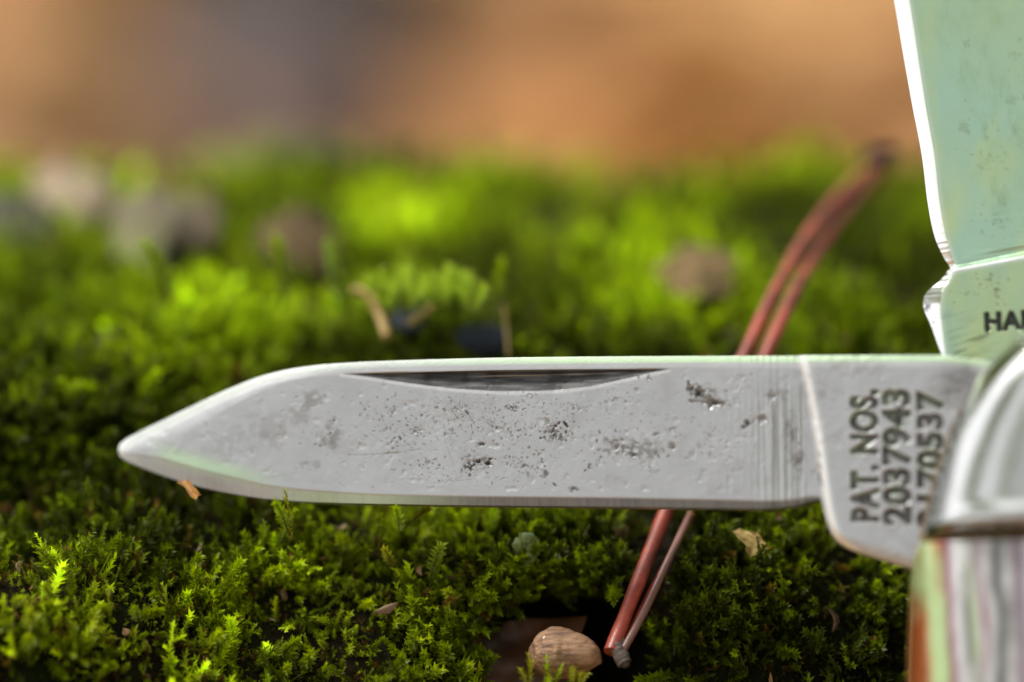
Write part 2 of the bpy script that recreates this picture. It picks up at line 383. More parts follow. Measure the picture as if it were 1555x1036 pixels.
pts = []; rots = []; scl = []; idx = []; tint = []
GREENS = np.array([(.07, .095, .002), (.14, .20, .002), (.23, .31, .003), (.30, .39, .004), (.40, .51, .006), (.50, .60, .03)])
BROWN = np.array([(.18, .12, .02), (.22, .13, .05), (.12, .10, .02)])
def put(p, d, s_, k, c_, spin=None):
    q = Vector(d).normalized().to_track_quat('Z', 'Y').to_matrix() @ Matrix.Rotation(rng.uniform(0, 6.28) if spin is None else spin, 3, 'Z')
    pts.append(tuple(p)); rots.append(tuple(q.to_euler())); scl.append(s_); idx.append(k); tint.append(tuple(c_))
BARE = [(95, 285, 75, 38), (235, 335, 90, 38), (455, 345, 75, 32), (1065, 388, 70, 26), (722, 492, 80, 24), (830, 395, 40, 18), (1200, 395, 60, 25)]
def scatter(n_, x0, x1, y0, y1, smin, smax, fine, under=False):
    x = rng.uniform(x0, x1, n_); y = rng.uniform(y0, y1, n_); z = bank(x, y)
    e = .02; zx = (bank(x+e, y)-z)/e; zy = (bank(x, y+e)-z)/e
    area = np.sqrt(1+zx**2+zy**2); keep = rng.uniform(0, 1, n_) < np.minimum(area/7, 1)
    P = np.stack([x, y, z], -1); pX, pY = to_px(P); hl = hollow(pX, pY)*(y < 1); P = carve(P, hl)
    cl = fbm(x/.42+7, y/.42+z/.42, 41, 3)
    for i in np.nonzero(keep)[0]:
        if hl[i] > .22: continue
        if y[i] < .55 and 765 < pY[i] < 1010:
            nx = np.interp(pY[i], [770, 895, 1000], [1035, 978, 930])
            if abs(pX[i]-nx) < 48-.08*(pY[i]-765): continue
        if not under and cl[i] < -.15+.13*(y[i] < .5) and rng.uniform() < .9: continue
        bare = max(math.exp(-(((pX[i]-bx)/bw)**2+((pY[i]-by)/bh)**2)) for bx, by, bw, bh in BARE)
        if bare > .35 and rng.uniform() < .80: continue
        if not under and 300 < pX[i] and 745 < pY[i] < 800+25*(pX[i] > 900) and y[i] < .6 and rng.uniform() < .6: continue
        nrm = Vector((-zx[i], -zy[i], 1)).normalized()
        f = 1 if y[i] < .5 else 0
        if f and 150 < pX[i] < 300 and 640 < pY[i] < 745: continue
        d = nrm*1.0+Vector((0, 0, .55-.55*f))+Vector(rng.normal(0, .40 if f else .6, 3))
        if d.dot(nrm) < .15: d += nrm*.6
        patch = vnoise(x[i]/.9, y[i]/.9+z[i]/.9, 51)
        g = GREENS[min(5, int(np.clip(2.1+patch*3.0+rng.normal(0, .9), 0, 5.4)))].copy()
        if rng.uniform() < (.11 if f else .06): g = BROWN[rng.integers(3)]
        if f and pX[i] < 330 and rng.uniform() < .22: g = BROWN[rng.integers(3)]*.9
        g = g*rng.uniform(.75, 1.25)*(1.25+.25*sst(y[i], .8, 2.5))*((.56 if rng.uniform() < .76 else 1.15) if f and pY[i] > 735 else 1)  # front shoots darkened for shade, a share left lit; paler farther back
        r_ = rng.uniform()
        k = rng.integers(0, 5) if r_ < .38 else (rng.integers(5, 10) if r_ < .55 else rng.integers(10, 14))
        br_ = .7 if g[0] > g[1] else 1.0
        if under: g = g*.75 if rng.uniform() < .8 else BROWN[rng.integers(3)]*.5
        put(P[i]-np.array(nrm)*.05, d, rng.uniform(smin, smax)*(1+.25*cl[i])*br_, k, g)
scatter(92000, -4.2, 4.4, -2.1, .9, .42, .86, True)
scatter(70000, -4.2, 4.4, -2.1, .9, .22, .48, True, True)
scatter(34000, -4.4, 4.6, .85, 2.9, .5, .92, False)
for sx_ in (-1, 1):
    for a_, b_, n_ in ((-2.1, .9, 22000), (.85, 7.2, 26000)): scatter(n_, min(sx_*4.1, sx_*9), max(sx_*4.1, sx_*9), a_, b_, .5, 1.05, False)
scatter(22000, -5.1, 5.3, 2.8, 7.2, .6, 1.1, False)
# shoots that stand out in the photo: foot pixel, depth, lean in the picture, size, colour
LG = (.34, .46, .008); PG = (.42, .52, .07); YG = (.36, .38, .02)
for px, py, y, dx, dz, s_, k, c_ in [
    (438, 812, -.30, -.15, 1, .85, 0, LG), (440, 822, -.28, .1, 1, .8, 6, YG), (606, 815, -.36, .05, 1, .75, 2, LG), (606, 795, -.10, -.5, 1, .62, 3, LG), (622, 798, -.1, .6, .9, .6, 1, YG),
    (655, 890, -.12, .0, 1, 1.0, 1, PG), (650, 905, -.10, .35, 1, .8, 7, LG), (520, 850, -.08, -.5, -.8, .8, 6, LG), (540, 880, -.1, -.7, -.7, .9, 7, LG), (600, 870, -.12, -.3, 1, .7, 2, YG),
    (420, 830, -.02, .3, 1, .8, 0, LG), (400, 880, -.05, -.8, .3, .7, 4, LG), (575, 830, -.1, .4, .9, .65, 3, LG), (730, 860, -.05, .9, .1, .9, 5, LG), (700, 905, -.1, .3, -1, .95, 8, PG),
    (790, 880, -.02, .6, .5, .9, 9, LG), (640, 960, -.15, -.2, -1, .9, 5, PG), (500, 950, -.15, -.5, .2, .9, 1, LG), (560, 985, -.2, .4, .3, 1, 0, LG), (460, 900, -.1, -.2, .9, .9, 2, LG),
    (1130, 900, .12, .1, 1, .9, 0, LG), (1180, 880, .15, .5, .8, .9, 2, LG), (1250, 900, .2, .5, .9, .9, 1, LG), (1060, 930, .05, -.5, .9, .9, 3, LG), (1120, 960, .0, .2, 1, .9, 4, LG), (1300, 890, .2, .3, 1, .9, 0, LG),
    (800, 1050, -.68, .2, 1, .8, 10, YG), (835, 1055, -.70, -.1, 1, .8, 11, LG), (870, 1052, -.68, .1, 1, .7, 12, YG), (1200, 960, .02, -.3, 1, .9, 2, LG), (1040, 1000, -.05, -.6, .7, .9, 1, LG), (1320, 930, .1, .2, 1, .9, 3, LG),
    *[(600+rng.uniform(-17, 22), 478, 1.8+rng.uniform(-.3, .3), rng.uniform(-.4, .4), 1, 1.15, int(rng.integers(10, 14)), (.46, .62, .07)) for _ in range(9)], *[(690+rng.uniform(-18, 28), 480, 1.8+rng.uniform(-.3, .3), rng.uniform(-.4, .4), 1, 1.15, int(rng.integers(10, 14)), (.46, .62, .07)) for _ in range(10)],
    (520, 475, 2.2, -.1, 1, 1.4, 3, (.32, .46, .1)), (740, 490, 2.0, .3, 1, 1.3, 1, LG), (255, 470, 2.1, 0, 1, 1.5, 0, LG), (430, 470, 2.3, .1, 1, 1.5, 1, LG)]:
    d = Vector((dx, -.25, dz)); put(at(px, py, ym(y)), d, s_*.8, k, np.array(c_)*.85)

me = bpy.data.meshes.new('moss'); me.from_pydata(pts, [], []); me.update()
a = me.attributes.new('rot', 'FLOAT_VECTOR', 'POINT'); a.data.foreach_set('vector', np.array(rots, np.float32).ravel())
setattr_f(me, 'scl', scl); setattr_c(me, 'tint', tint)
inv = {k: order.index(k) for k in range(len(order))}
a = me.attributes.new('which', 'INT', 'POINT'); a.data.foreach_set('value', np.array([inv[int(k)] for k in idx], np.int32))
moss = link('moss', me, m_moss); moss['kind'] = 'stuff'
ng = bpy.data.node_groups.new('grow moss', 'GeometryNodeTree')
ng.interface.new_socket('Geometry', in_out='INPUT', socket_type='NodeSocketGeometry'); ng.interface.new_socket('Geometry', in_out='OUTPUT', socket_type='NodeSocketGeometry')
gi = ng.nodes.new('NodeGroupInput'); go = ng.nodes.new('NodeGroupOutput')
ci = ng.nodes.new('GeometryNodeCollectionInfo'); ci.inputs['Collection'].default_value = protos; ci.inputs['Separate Children'].default_value = True; ci.inputs['Reset Children'].default_value = True
ip = ng.nodes.new('GeometryNodeInstanceOnPoints'); ip.inputs['Pick Instance'].default_value = True
def named(n_, ty):
    q = ng.nodes.new('GeometryNodeInputNamedAttribute'); q.data_type = ty; q.inputs['Name'].default_value = n_
    return [o for o in q.outputs if o.enabled and o.name == 'Attribute'][0]
e2r = ng.nodes.new('FunctionNodeEulerToRotation')
ng.links.new(gi.outputs[0], ip.inputs['Points']); ng.links.new(ci.outputs[0], ip.inputs['Instance']); ng.links.new(named('which', 'INT'), ip.inputs['Instance Index'])
ng.links.new(named('rot', 'FLOAT_VECTOR'), e2r.inputs[0]); ng.links.new(e2r.outputs[0], ip.inputs['Rotation']); ng.links.new(named('scl', 'FLOAT'), ip.inputs['Scale'])
ng.links.new(ip.outputs[0], go.inputs[0])
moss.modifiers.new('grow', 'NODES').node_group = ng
print('moss shoots', len(pts))

# ================================================================ the pocket knife
EL, YAW = R(25), R(16)
KN = Vector((-math.sin(YAW)*math.cos(EL), -math.cos(YAW)*math.cos(EL), math.sin(EL)))   # out of the blade's face
K0 = CAM + ray(720, 650)*DIST
def kp(px, py, off, base=0.):             # a photo pixel on the blade's plane, lifted by off (cm) along its normal; arrays
    px, py, off = np.broadcast_arrays(np.asarray(px, float), np.asarray(py, float), np.asarray(off, float))
    a = (px-777.5)*S/DIST; b = (518-py)*S/DIST
    d = np.stack([a, FW.y+b*UP.y, FW.z+b*UP.z], -1); n_ = np.array(KN)
    t = (np.array(K0)+base*n_-np.array(CAM))@n_/(d@n_)
    return np.array(CAM)+d*t[..., None]+off[..., None]*n_
knife = empty('pocket_knife', K0, label='old pocket knife with two steel blades open, resting on the bright green moss', cat='pocket knife')

# lettering as a stamped height map
def text_mask(lines, x0, y0, x1, y1, ss=3, fat=.02):
    W_, H_ = int((x1-x0)*ss), int((y1-y0)*ss); img = np.zeros((H_, W_), np.float32)
    for s_, ox, oy, length, height, ang in lines:      # start pixel of the baseline, run length, cap height, reading direction in degrees (image, up = 90)
        cu = bpy.data.curves.new('t', 'FONT'); cu.body = s_; cu.offset = fat; cu.resolution_u = 4; cu.space_character = 1.1
        ob = bpy.data.objects.new('t', cu); COL.objects.link(ob); dg = bpy.context.evaluated_depsgraph_get(); dg.update()
        me = bpy.data.meshes.new_from_object(ob.evaluated_get(dg)); me.calc_loop_triangles()
        v = np.array([q.co[:2] for q in me.vertices]); tr_ = np.array([q.vertices[:] for q in me.loop_triangles])
        bpy.data.objects.remove(ob); bpy.data.curves.remove(cu); bpy.data.meshes.remove(me)
        v = (v-[v[:, 0].min(), 0])/[np.ptp(v[:, 0]), .69]*[length, height]
        ca, sa = math.cos(R(ang)), math.sin(R(ang))
        X_ = ox+v[:, 0]*ca-v[:, 1]*sa; Y_ = oy-(v[:, 0]*sa+v[:, 1]*ca)
        Q = np.stack([(X_-x0)*ss, (Y_-y0)*ss], -1)
        for a_, b_, c_ in tr_:
            A_, B_, C_ = Q[a_], Q[b_], Q[c_]
            lo = np.floor(np.minimum(np.minimum(A_, B_), C_)).astype(int); hi = np.ceil(np.maximum(np.maximum(A_, B_), C_)).astype(int)+1
            lo = np.maximum(lo, 0); hi = np.minimum(hi, [W_, H_])
            if (hi <= lo).any(): continue
            gx, gy = np.meshgrid(np.arange(lo[0], hi[0])+.5, np.arange(lo[1], hi[1])+.5)
            def e(p, q): return (q[0]-p[0])*(gy-p[1])-(q[1]-p[1])*(gx-p[0])
            e1, e2, e3 = e(A_, B_), e(B_, C_), e(C_, A_)
            ins = ((e1 >= 0) & (e2 >= 0) & (e3 >= 0)) | ((e1 <= 0) & (e2 <= 0) & (e3 <= 0))
            img[lo[1]:hi[1], lo[0]:hi[0]][ins] = 1
    def blur(im, k):
        for ax in (0, 1):
            c_ = np.cumsum(np.pad(im, [(k+1, k) if a == ax else (0, 0) for a in (0, 1)], mode='edge'), axis=ax, dtype=np.float64)
            im = (np.take(c_, np.arange(2*k+1, c_.shape[ax]), ax)-np.take(c_, np.arange(0, c_.shape[ax]-2*k-1), ax))/(2*k+1)
        return im
    soft = blur(blur(img, 2), 2); wide = blur(blur(img, 7), 7)
    def samp(im):
        def f(px, py):
            xi = np.clip(((px-x0)*ss).astype(int), 0, W_-1); yi = np.clip(((py-y0)*ss).astype(int), 0, H_-1)
            r = im[yi, xi]; return np.where((px > x0) & (px < x1) & (py > y0) & (py < y1), r, 0)
        return f
    return samp(soft), samp(wide)
def pits_field(px, py, clusters, seed):   # returns depth (cm) and stain
    r = np.random.default_rng(seed); D = np.zeros_like(px); St = np.zeros_like(px)
    flatx, flaty = px, py
    for cx, cy, rx, ry, n_, rad, dark, rot in clusters:
        for k in range(n_):
            a = r.uniform(0, 6.283); q = abs(r.normal(0, .55)); ux = math.cos(a)*q*rx; uy = math.sin(a)*q*ry
            x = cx+ux*math.cos(rot)-uy*math.sin(rot); y = cy+ux*math.sin(rot)+uy*math.cos(rot)
            R_ = rad*r.uniform(.5, 1.5)*(1 if r.uniform() < .88 else 1.7); el = r.uniform(.6, 1.6); th = r.uniform(0, 3.14); dk = dark*r.uniform(.3, 1.2)
            ok = (np.abs(flatx-x) < R_*4) & (np.abs(flaty-y) < R_*4)
            ii = np.nonzero(ok)
            if not len(ii[0]): continue
            dx = flatx[ii]-x; dy = flaty[ii]-y; u = (dx*math.cos(th)+dy*math.sin(th))*el; v_ = (-dx*math.sin(th)+dy*math.cos(th))/el
            rr = np.sqrt(u*u+v_*v_)/R_; rr = rr*(1+.35*vnoise(dx*.6+k, dy*.6, seed))
            g = 1-sst(rr, .45, 1.15); rim = np.exp(-((rr-1.35)/.3)**2)
            D[ii] += -g*R_*S*.15+rim*R_*S*.03; St[ii] = np.maximum(St[ii], g*dk)
    return D, St
def solid_from_front(name, PX, PY, H, back, base=0.):
    """front sheet (rows x cols) with a matching plain back plate"""
    nr, nc = PX.shape; bs = base; Vf = kp(PX, PY, H, bs).reshape(-1, 3); F = [grid_faces(nr, nc)]
    top = kp(PX[0], PY[0], back, bs); bot = kp(PX[-1], PY[-1], back, bs); base = nr*nc
    Vb = np.concatenate([top, bot]); c_ = np.arange(nc-1)
    F.append(np.stack([c_+1, c_, base+c_, base+c_+1], -1))
    lb = (nr-1)*nc; F.append(np.stack([lb+c_, lb+c_+1, base+nc+c_+1, base+nc+c_], -1))
    F.append(np.stack([base+c_+1, base+c_, base+nc+c_, base+nc+c_+1], -1))
    V = np.concatenate([Vf, Vb]); F = np.concatenate(F)
    # end caps: left and right columns
    caps = []
    for col, bc in ((0, 0), (nc-1, nc-1)):
        ring = [r_*nc+col for r_ in range(nr)]
        for r_ in range(nr-1):
            caps.append((ring[r_], ring[r_+1], base+nc+bc if r_ >= nr//2 else base+bc))
        caps.append((base+bc, base+nc+bc, ring[nr//2]))
    allF = F.tolist()+caps
    me = bpy.data.meshes.new(name); me.from_pydata(V.tolist(), [], allF); me.update()
    return me, len(V)-nr*nc
def finish(me, angle=48):
    bm = bmesh.new(); bm.from_mesh(me); bmesh.ops.recalc_face_normals(bm, faces=bm.faces); bm.to_mesh(me); bm.free()
    me.polygons.foreach_set('use_smooth', np.ones(len(me.polygons), bool)); me.set_sharp_from_angle(angle=R(angle))

# ---- steel
def steel(name, clean, dark, green, rough, metallic, brush_rot, brush):
    m, t, b = mat(name)
    st = attr(t, 'stain_dark').outputs['Fac']; gr = attr(t, 'green').outputs['Fac']; v = scaled(t, 1, 1, 1)
    cl = mixc(t, noise(t, 3, 5, .6, v), clean, tuple(c_*.74 for c_ in clean))
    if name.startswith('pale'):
        cl = mixc(t, ramp(t, noise(t, .9, 3, .5, v), [(.38, (0, 0, 0)), (.62, (1, 1, 1))]), cl, (.42, .62, .45))  # mint and yellow-green mottling of the painted reflection
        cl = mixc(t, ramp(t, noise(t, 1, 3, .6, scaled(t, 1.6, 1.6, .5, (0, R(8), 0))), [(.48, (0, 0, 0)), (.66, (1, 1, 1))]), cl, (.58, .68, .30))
    cl = mixc(t, gr, cl, green)
    cl = mixc(t, attr(t, 'worn').outputs['Fac'], cl, (.95, .95, .95))
    c = mixc(t, st, cl, dark); t.links.new(c, b.inputs['Base Color'])
    t.links.new(math_(t, 'MULTIPLY_ADD', st, -.75*metallic) if False else math_(t, 'SUBTRACT', metallic, math_(t, 'MULTIPLY', st, metallic*.8), True), b.inputs['Metallic'])
    rr = math_(t, 'ADD', math_(t, 'MULTIPLY', noise(t, 9, 5, .6, v), .14), rough-.07)
    t.links.new(math_(t, 'ADD', rr, math_(t, 'MULTIPLY', st, .25), True), b.inputs['Roughness'])
    h = math_(t, 'ADD', math_(t, 'MULTIPLY', noise(t, 1, 3, .6, scaled(t, *brush, brush_rot)), 1.0), math_(t, 'MULTIPLY', noise(t, 60, 4, .6, v), .8))
    bump(t, b, h, .6 if name.startswith('worn') else .22, .0022 if name.startswith('worn') else .0012)
    return m
m_small = steel('worn grey blade steel', (.61, .62, .635), (.02, .02, .022), (.56, .74, .48), .36, .75, (0, 0, 0), (160, 160, 4))
m_large = steel('pale blade steel with painted green reflection', (.52, .69, .41), (.02, .022, .02), (.86, .86, .86), .17, .9, (0, R(4), 0), (5, 60, 130))  # the canopy's green reflection is put into the base colour

# ---- the small pen blade
TOP = [(172,680),(174,674),(180,667),(200,655),(250,631),(300,608),(350,586),(400,568),(450,557.5),(500,552),(600,547),(700,544),(800,542),(900,541),(1000,540.5),(1200,540),(1420,540),(1480,546),(1600,560)]
BOT = [(172,680),(174,687),(180,693),(200,703),(250,722),(300,737),(350,747.5),(400,755),(450,759),(550,762.5),(700,765),(900,767),(1050,769),(1150,770),(1200,766),(1232,757.5),(1243,756.5),(1250,782),(1258,806),(1270,822),(1300,836),(1350,852),(1392,864),(1440,872),(1600,885)]
cols = np.concatenate([172+30*np.linspace(0, 1, 26)**2, np.arange(203.3, 1235, 1.35), np.arange(1235, 1275, .9), np.arange(1275, 1445, 1.2), np.arange(1446, 1600, 4)])
nr = 175; v_ = np.linspace(0, 1, nr); v_ = v_+.0*v_
tc = curve(TOP, cols); bc = curve(BOT, cols)
PX = np.tile(cols, (nr, 1)); PY = tc[None]+(bc-tc)[None]*v_[:, None]
px, py = PX, PY
dt = (py-tc[None]); db = (bc[None]-py)
H = np.zeros_like(px)
H -= (py-545)*S*.05                                                   # flat grind tapering to the edge
tipf = 1-sst(px, 230, 540)
wt = 13+26*tipf*sst(px, 172, 240); H -= np.maximum(wt-dt, 0)**1.35*S*(.10-.075*tipf)*1.0*(13/wt)**.25   # rounded back and swedge
H -= (8.0*np.exp(-dt/60)*tipf)*S
eb = curve([(172, 3), (200, 16), (260, 26), (330, 25), (430, 18), (620, 13), (900, 13), (1100, 12), (1200, 9), (1240, 4), (1260, 0.5), (1600, .5)], px)
H -= np.maximum(eb-db, 0)*S*.22+.5*S*sst(eb-db, -1.5, 1)               # ground edge bevel
H -= (1-sst(px, 172, 330))*S*(6+.04*np.abs(py-680))                     # thinner at the point
# plunge line and ricasso
xp = curve([(540, 1210), (552, 1215), (600, 1225), (650, 1234), (700, 1241), (760, 1249), (810, 1262), (835, 1290), (900, 1400)], py)
xpa = curve([(540, 1210), (552, 1215), (760, 1232), (900, 1236)], py)
st = sst(px, xp-4, xp+15); H += st*5.2*S
H -= (1-sst(px, xp-2, xp+2))*sst(px, xp-60, xp)*1.0*S
rt = np.maximum(curve([(1235, 0), (1250, 6), (1270, 20), (1600, 24)], px)-db, 0); H -= st*rt**1.6*S*.032   # rounded lower tang
mach = sst(px, 1120, 1185)*(1-sst(px, 1218, 1224))*sst(py, 560, 640)
H += mach*(np.sin(px*.62+vnoise(px/9, py/300, 3)*3)*.55+.9*vnoise(px/3.2, py/160, 5))*S*1.3
mach2 = sst(px, 1040, 1150)*(1-sst(px, 1218, 1224)); H += mach2*vnoise(px/2.6, py/90, 6)*S*.22
# dents, waves and pits
face = sst(dt, 12, 30)*sst(db-eb, 2, 14)
H += face*(fbm(px/70, py/70, 8, 3)*.6+fbm(px/16, py/16, 9, 3)*.34+fbm(px/5, py/5, 12, 2)*.10*sst(px, 350, 600))*S
dent = fbm(px/13+4, py/13, 14, 2); H -= face*np.maximum(dent-.36, 0)*S*1.8
D1, S1 = pits_field(px, py, [
    (470, 612, 28, 22, 30, 1.5, .25, 0), (500, 660, 22, 22, 20, 1.5, .25, 0), (420, 650, 90, 55, 40, 1.5, .12, 0),
    (590, 625, 70, 45, 50, 1.6, .7, 0), (630, 650, 60, 45, 50, 1.5, .8, 0), (650, 700, 60, 35, 28, 1.5, .8, 0), (700, 620, 60, 30, 60, 1.3, .8, 0),
    (778, 620, 18, 12, 26, 1.7, .9, 0), (690, 620, 20, 14, 26, 1.4, .8, 0), (838, 655, 24, 26, 80, 2.0, 1.0, .3), (800, 600, 30, 16, 26, 1.4, .7, 0), (740, 640, 60, 40, 60, 1.5, .8, 0),
    (725, 700, 40, 16, 50, 2.1, 1.0, 0), (708, 708, 14, 12, 20, 2.2, .9, 0), (741, 702, 6, 9, 10, 2.8, 1.0, 0), (790, 700, 40, 30, 46, 1.7, .8, 0), (825, 718, 16, 22, 18, 2.2, .9, 0),
    (868, 742, 10, 5, 8, 2, .7, 0), (893, 706, 10, 8, 10, 2.2, .8, 0), (950, 680, 70, 22, 70, 2.1, .75, .15), (960, 690, 20, 20, 26, 2.2, .8, 0), (1018, 652, 9, 7, 8, 2.4, .2, 0), (1020, 678, 4, 3, 3, 3, .9, 0),
    (870, 620, 90, 40, 60, 1.4, .6, 0), (985, 575, 20, 6, 8, 1.8, .9, 0), (940, 605, 50, 24, 30, 1.8, .5, 0), (1060, 598, 26, 8, 55, 3.0, .75, .75), (1085, 612, 26, 9, 50, 3.2, .75, .2), (1050, 590, 10, 14, 20, 2.4, .7, 0),
    (1134, 643, 7, 7, 9, 3.6, 1.0, 0), (1155, 635, 18, 8, 10, 3, .6, -.4), (1175, 602, 14, 6, 9, 3, .6, -.4), (1195, 650, 12, 40, 20, 2, .3, 0), (1207, 690, 14, 30, 26, 2.2, .4, 0), (1140, 590, 60, 30, 14, 2.4, .3, 0),
    (1100, 690, 90, 50, 26, 2.4, .25, 0), (1243, 700, 4, 30, 12, 2.2, .5, 0), (1246, 735, 4, 14, 8, 2.4, .6, 0), (760, 650, 420, 85, 460, 1.1, .8, 0), (600, 670, 160, 60, 60, 1.6, .6, 0), (1080, 650, 130, 70, 60, 1.7, .45, 0), (680, 720, 90, 22, 60, 1.2, .7, 0)], 5)
H += D1*face
blot = np.zeros_like(px)                                               # soft tarnish blots with ragged outlines
for cx, cy, rx, ry, k_, fr in [(472, 610, 26, 22, .55, 9), (500, 662, 22, 26, .6, 8), (447, 632, 30, 22, .35, 9), (395, 650, 60, 40, .28, 10), (340, 672, 40, 24, .22, 9), (470, 705, 24, 10, .4, 6),
        (1066, 598, 26, 18, 1.0, 6), (1090, 612, 20, 9, .8, 5), (1018, 652, 11, 8, .8, 8), (1134, 643, 9, 8, 1.0, 6), (1155, 634, 18, 7, .5, 6), (1200, 660, 12, 40, .55, 7), (1210, 695, 12, 26, .8, 7), (1180, 600, 24, 14, .4, 7),
        (955, 680, 60, 20, .65, 6), (870, 742, 12, 6, .8, 5), (838, 655, 20, 22, .45, 5), (725, 700, 36, 14, .4, 5), (1090, 690, 8, 5, .6, 5), (990, 715, 8, 5, .4, 5), (1243, 715, 5, 30, .7, 6), (700, 620, 90, 26, .18, 5), (1240, 590, 40, 30, .3, 10), (1300, 560, 60, 14, .3, 9)]:
    g = np.exp(-(((px-cx)/rx)**2+((py-cy)/ry)**2)); blot = np.maximum(blot, k_*sst(g*(.75+.9*fbm(px/fr, py/fr, int(cx), 4)), .30, .80))
H -= blot*S*.6
scr = np.zeros_like(px)
def scratch(x0, y0, x1, y1, w_, d_, k=0.):
    L = math.hypot(x1-x0, y1-y0); u = ((px-x0)*(x1-x0)+(py-y0)*(y1-y0))/L/L; e = ((px-x0)*(y1-y0)-(py-y0)*(x1-x0))/L+k*4*u*(1-u)
    g = np.exp(-(e/w_)**2)*sst(u, 0, .06)*(1-sst(u, .94, 1)); g = g*(.6+.4*vnoise(u*30, u*0, 3)); global H, scr
    H = H-g*d_*S*.4; scr = np.maximum(scr, g*d_*1.1)
scratch(520, 690, 642, 680, 1.0, .9, 3); scratch(390, 728, 450, 716, 1.2, .3); scratch(650, 733, 745, 723, 1.0, .5); scratch(672, 660, 688, 710, 1.0, .5); scratch(686, 600, 690, 640, 1.0, .35); scratch(900, 706, 860, 742, 1, .15)
for k in range(26):
    x0 = rng.uniform(500, 1150); y0 = rng.uniform(590, 740); a = rng.normal(-.1, .5); L = rng.uniform(20, 90)
    scratch(x0, y0, x0+L*math.cos(a), y0+L*math.sin(a), .9, rng.uniform(.06, .16), rng.uniform(-3, 3))
# nail nick
nt_ = curve([(515, 567), (700, 563.5), (850, 561.5), (1020, 559.5)], px)
nb_ = curve([(515, 567), (560, 573), (620, 582), (700, 591), (770, 594.5), (830, 593.5), (900, 586), (960, 573), (1020, 559.5)], px)
inn = (px > 516) & (px < 1018)
dn = np.where(inn, np.minimum(py-nt_, nb_-py), -5); up_ = (py-nt_)/np.maximum(nb_-nt_, 1)
depth = np.clip((py-nt_)/2.0, 0, 1)*np.clip((nb_-py)/np.maximum((nb_-nt_)*.75, 1), 0, 1)*(nb_-nt_)*.34
H -= np.where(dn > 0, depth, 0)*S
nick = sst(dn, -.6, 1.2)
line = np.exp(-((py-(nt_+6.5+(px-700)*-.008))/1.1)**2)*sst(px, 690, 740)*(1-sst(px, 900, 960))*inn
H += line*S*1.8
# stamped numbers
tm, tw = text_mask([('PAT. NOS.', 1331, 792, 200, 38, 90), ('2037943', 1380, 797, 205, 38, 90), ('2170537', 1430, 800, 206, 36, 90)], 1270, 570, 1460, 830, fat=.05)
tmv, twv = tm(px, py), tw(px, py); H -= tmv*S*3.8; H += (twv-tmv).clip(0)*S*2.4
ric = sst(px, xp+5, xp+25); H += ric*fbm(px/9, py/9, 33, 3)*S*.35
dark_patch = np.exp(-(((px-1462)/34)**2+((py-572)/26)**2)) + .6*np.exp(-(((px-1440)/30)**2+((py-600)/22)**2))  # darker patch on the tang beside the bolster
stain_dark = np.clip(np.maximum.reduce([S1*face*.85, blot*.72, scr*.55, nick*(.92-.35*line+.12*vnoise(px/30, py/2.5, 9)), tmv*(.72+.2*fbm(px/7, py/7, 91, 2))+twv*.10, dark_patch*(.55+.3*fbm(px/14, py/5, 3))]), 0, .97)
stain_dark = np.clip(stain_dark+face*.10*sst(fbm(px/22, py/22, 17, 4), .1, .6)+.10*mach*sst(vnoise(px/3.2, py/160, 5), .1, .8), 0, 1)
ebev = sst(eb-db, -1, 2)*(px < 1245); stain_dark = np.clip(stain_dark+ebev*(.62+.05*vnoise(px/2.0, py/60, 71))*sst(px, 520, 760)+ebev*.06*sst(vnoise(px/1.8, py/60, 72), .0, .6), 0, 1)  # edge bevel made darker from mid-blade to the tang
green = np.clip(sst(13-dt, 0, 5)*(.75*sst(px, 560, 900)+.2)+.8*np.exp(-((db-eb-8)/12)**2)*(1-sst(px, 330, 450))*sst(px, 215, 260)+ebev*.6*sst(px, 380, 480)*(1-sst(px, 620, 760))  # green reflection painted on the back, the edge and the letter rims
     + twv*.7*sst(vnoise(px/14, py/22, 77), -.3, .4), 0, 1)
worn = np.clip(np.exp(-((px-xp-7)/6.5)**2)*1.0+.15*np.exp(-((dt-1.5)/1.6)**2)+.2*tipf*sst(40-dt, 0, 30)*sst(px, 175, 230)+.35*np.exp(-((dt-15)/3)**2)*(1-nick)+.5*line+.55*np.exp(-((py-nb_-2.5)/2.2)**2)*inn+.45*tipf*(1-sst(px, 175, 215)), 0, 1)  # bright worn edges, plus highlights painted on plunge line and nick lip
me, extra = solid_from_front('small_blade', PX, PY, H, -.13); setattr_f(me, 'worn', np.concatenate([worn.ravel(), np.zeros(extra)]))
setattr_f(me, 'stain_dark', np.concatenate([stain_dark.ravel(), np.full(extra, .2)])); setattr_f(me, 'green', np.concatenate([green.ravel(), np.zeros(extra)]))
finish(me); link('small_blade', me, m_small, knife)['label'] = 'short pitted grey blade folded half open, stamped PAT. NOS.'

# ---- the large blade, behind
LB = -.21
LEFT = [(-1230,1640),(-1225,1600),(-1150,1510),(-1000,1430),(-800,1370),(-600,1335),(-400,1318),(-200,1325),(-60,1342),(0,1353),(60,1363),(150,1379),(235,1395),(300,1403),(350,1413),(385,1428),(402,1437.5),(412,1437),(425,1426),(437,1410),(447,1401),(458,1399),(470,1402),(490,1411),(515,1420.5),(545,1432),(580,1446),(640,1470),(700,1500)]
RIGHT = [(-1230,1660),(-1150,1700),(-900,1745),(-500,1775),(0,1790),(400,1800),(700,1790)]
rows = np.concatenate([np.arange(-1230, -40, 14), np.arange(-40, 360, 2.2), np.arange(360, 560, 1.1), np.arange(561, 700, 6)])
lc = curve(LEFT, rows); rc = curve(RIGHT, rows); q = np.concatenate([np.linspace(0, .62, 190)**1.12*.62/.62**1.12, np.linspace(.63, 1, 16)])
PY = np.tile(rows[:, None], (1, len(q))).T; PX = (lc[None]+(rc-lc)[None]*q[:, None])      # rows = across, cols = along
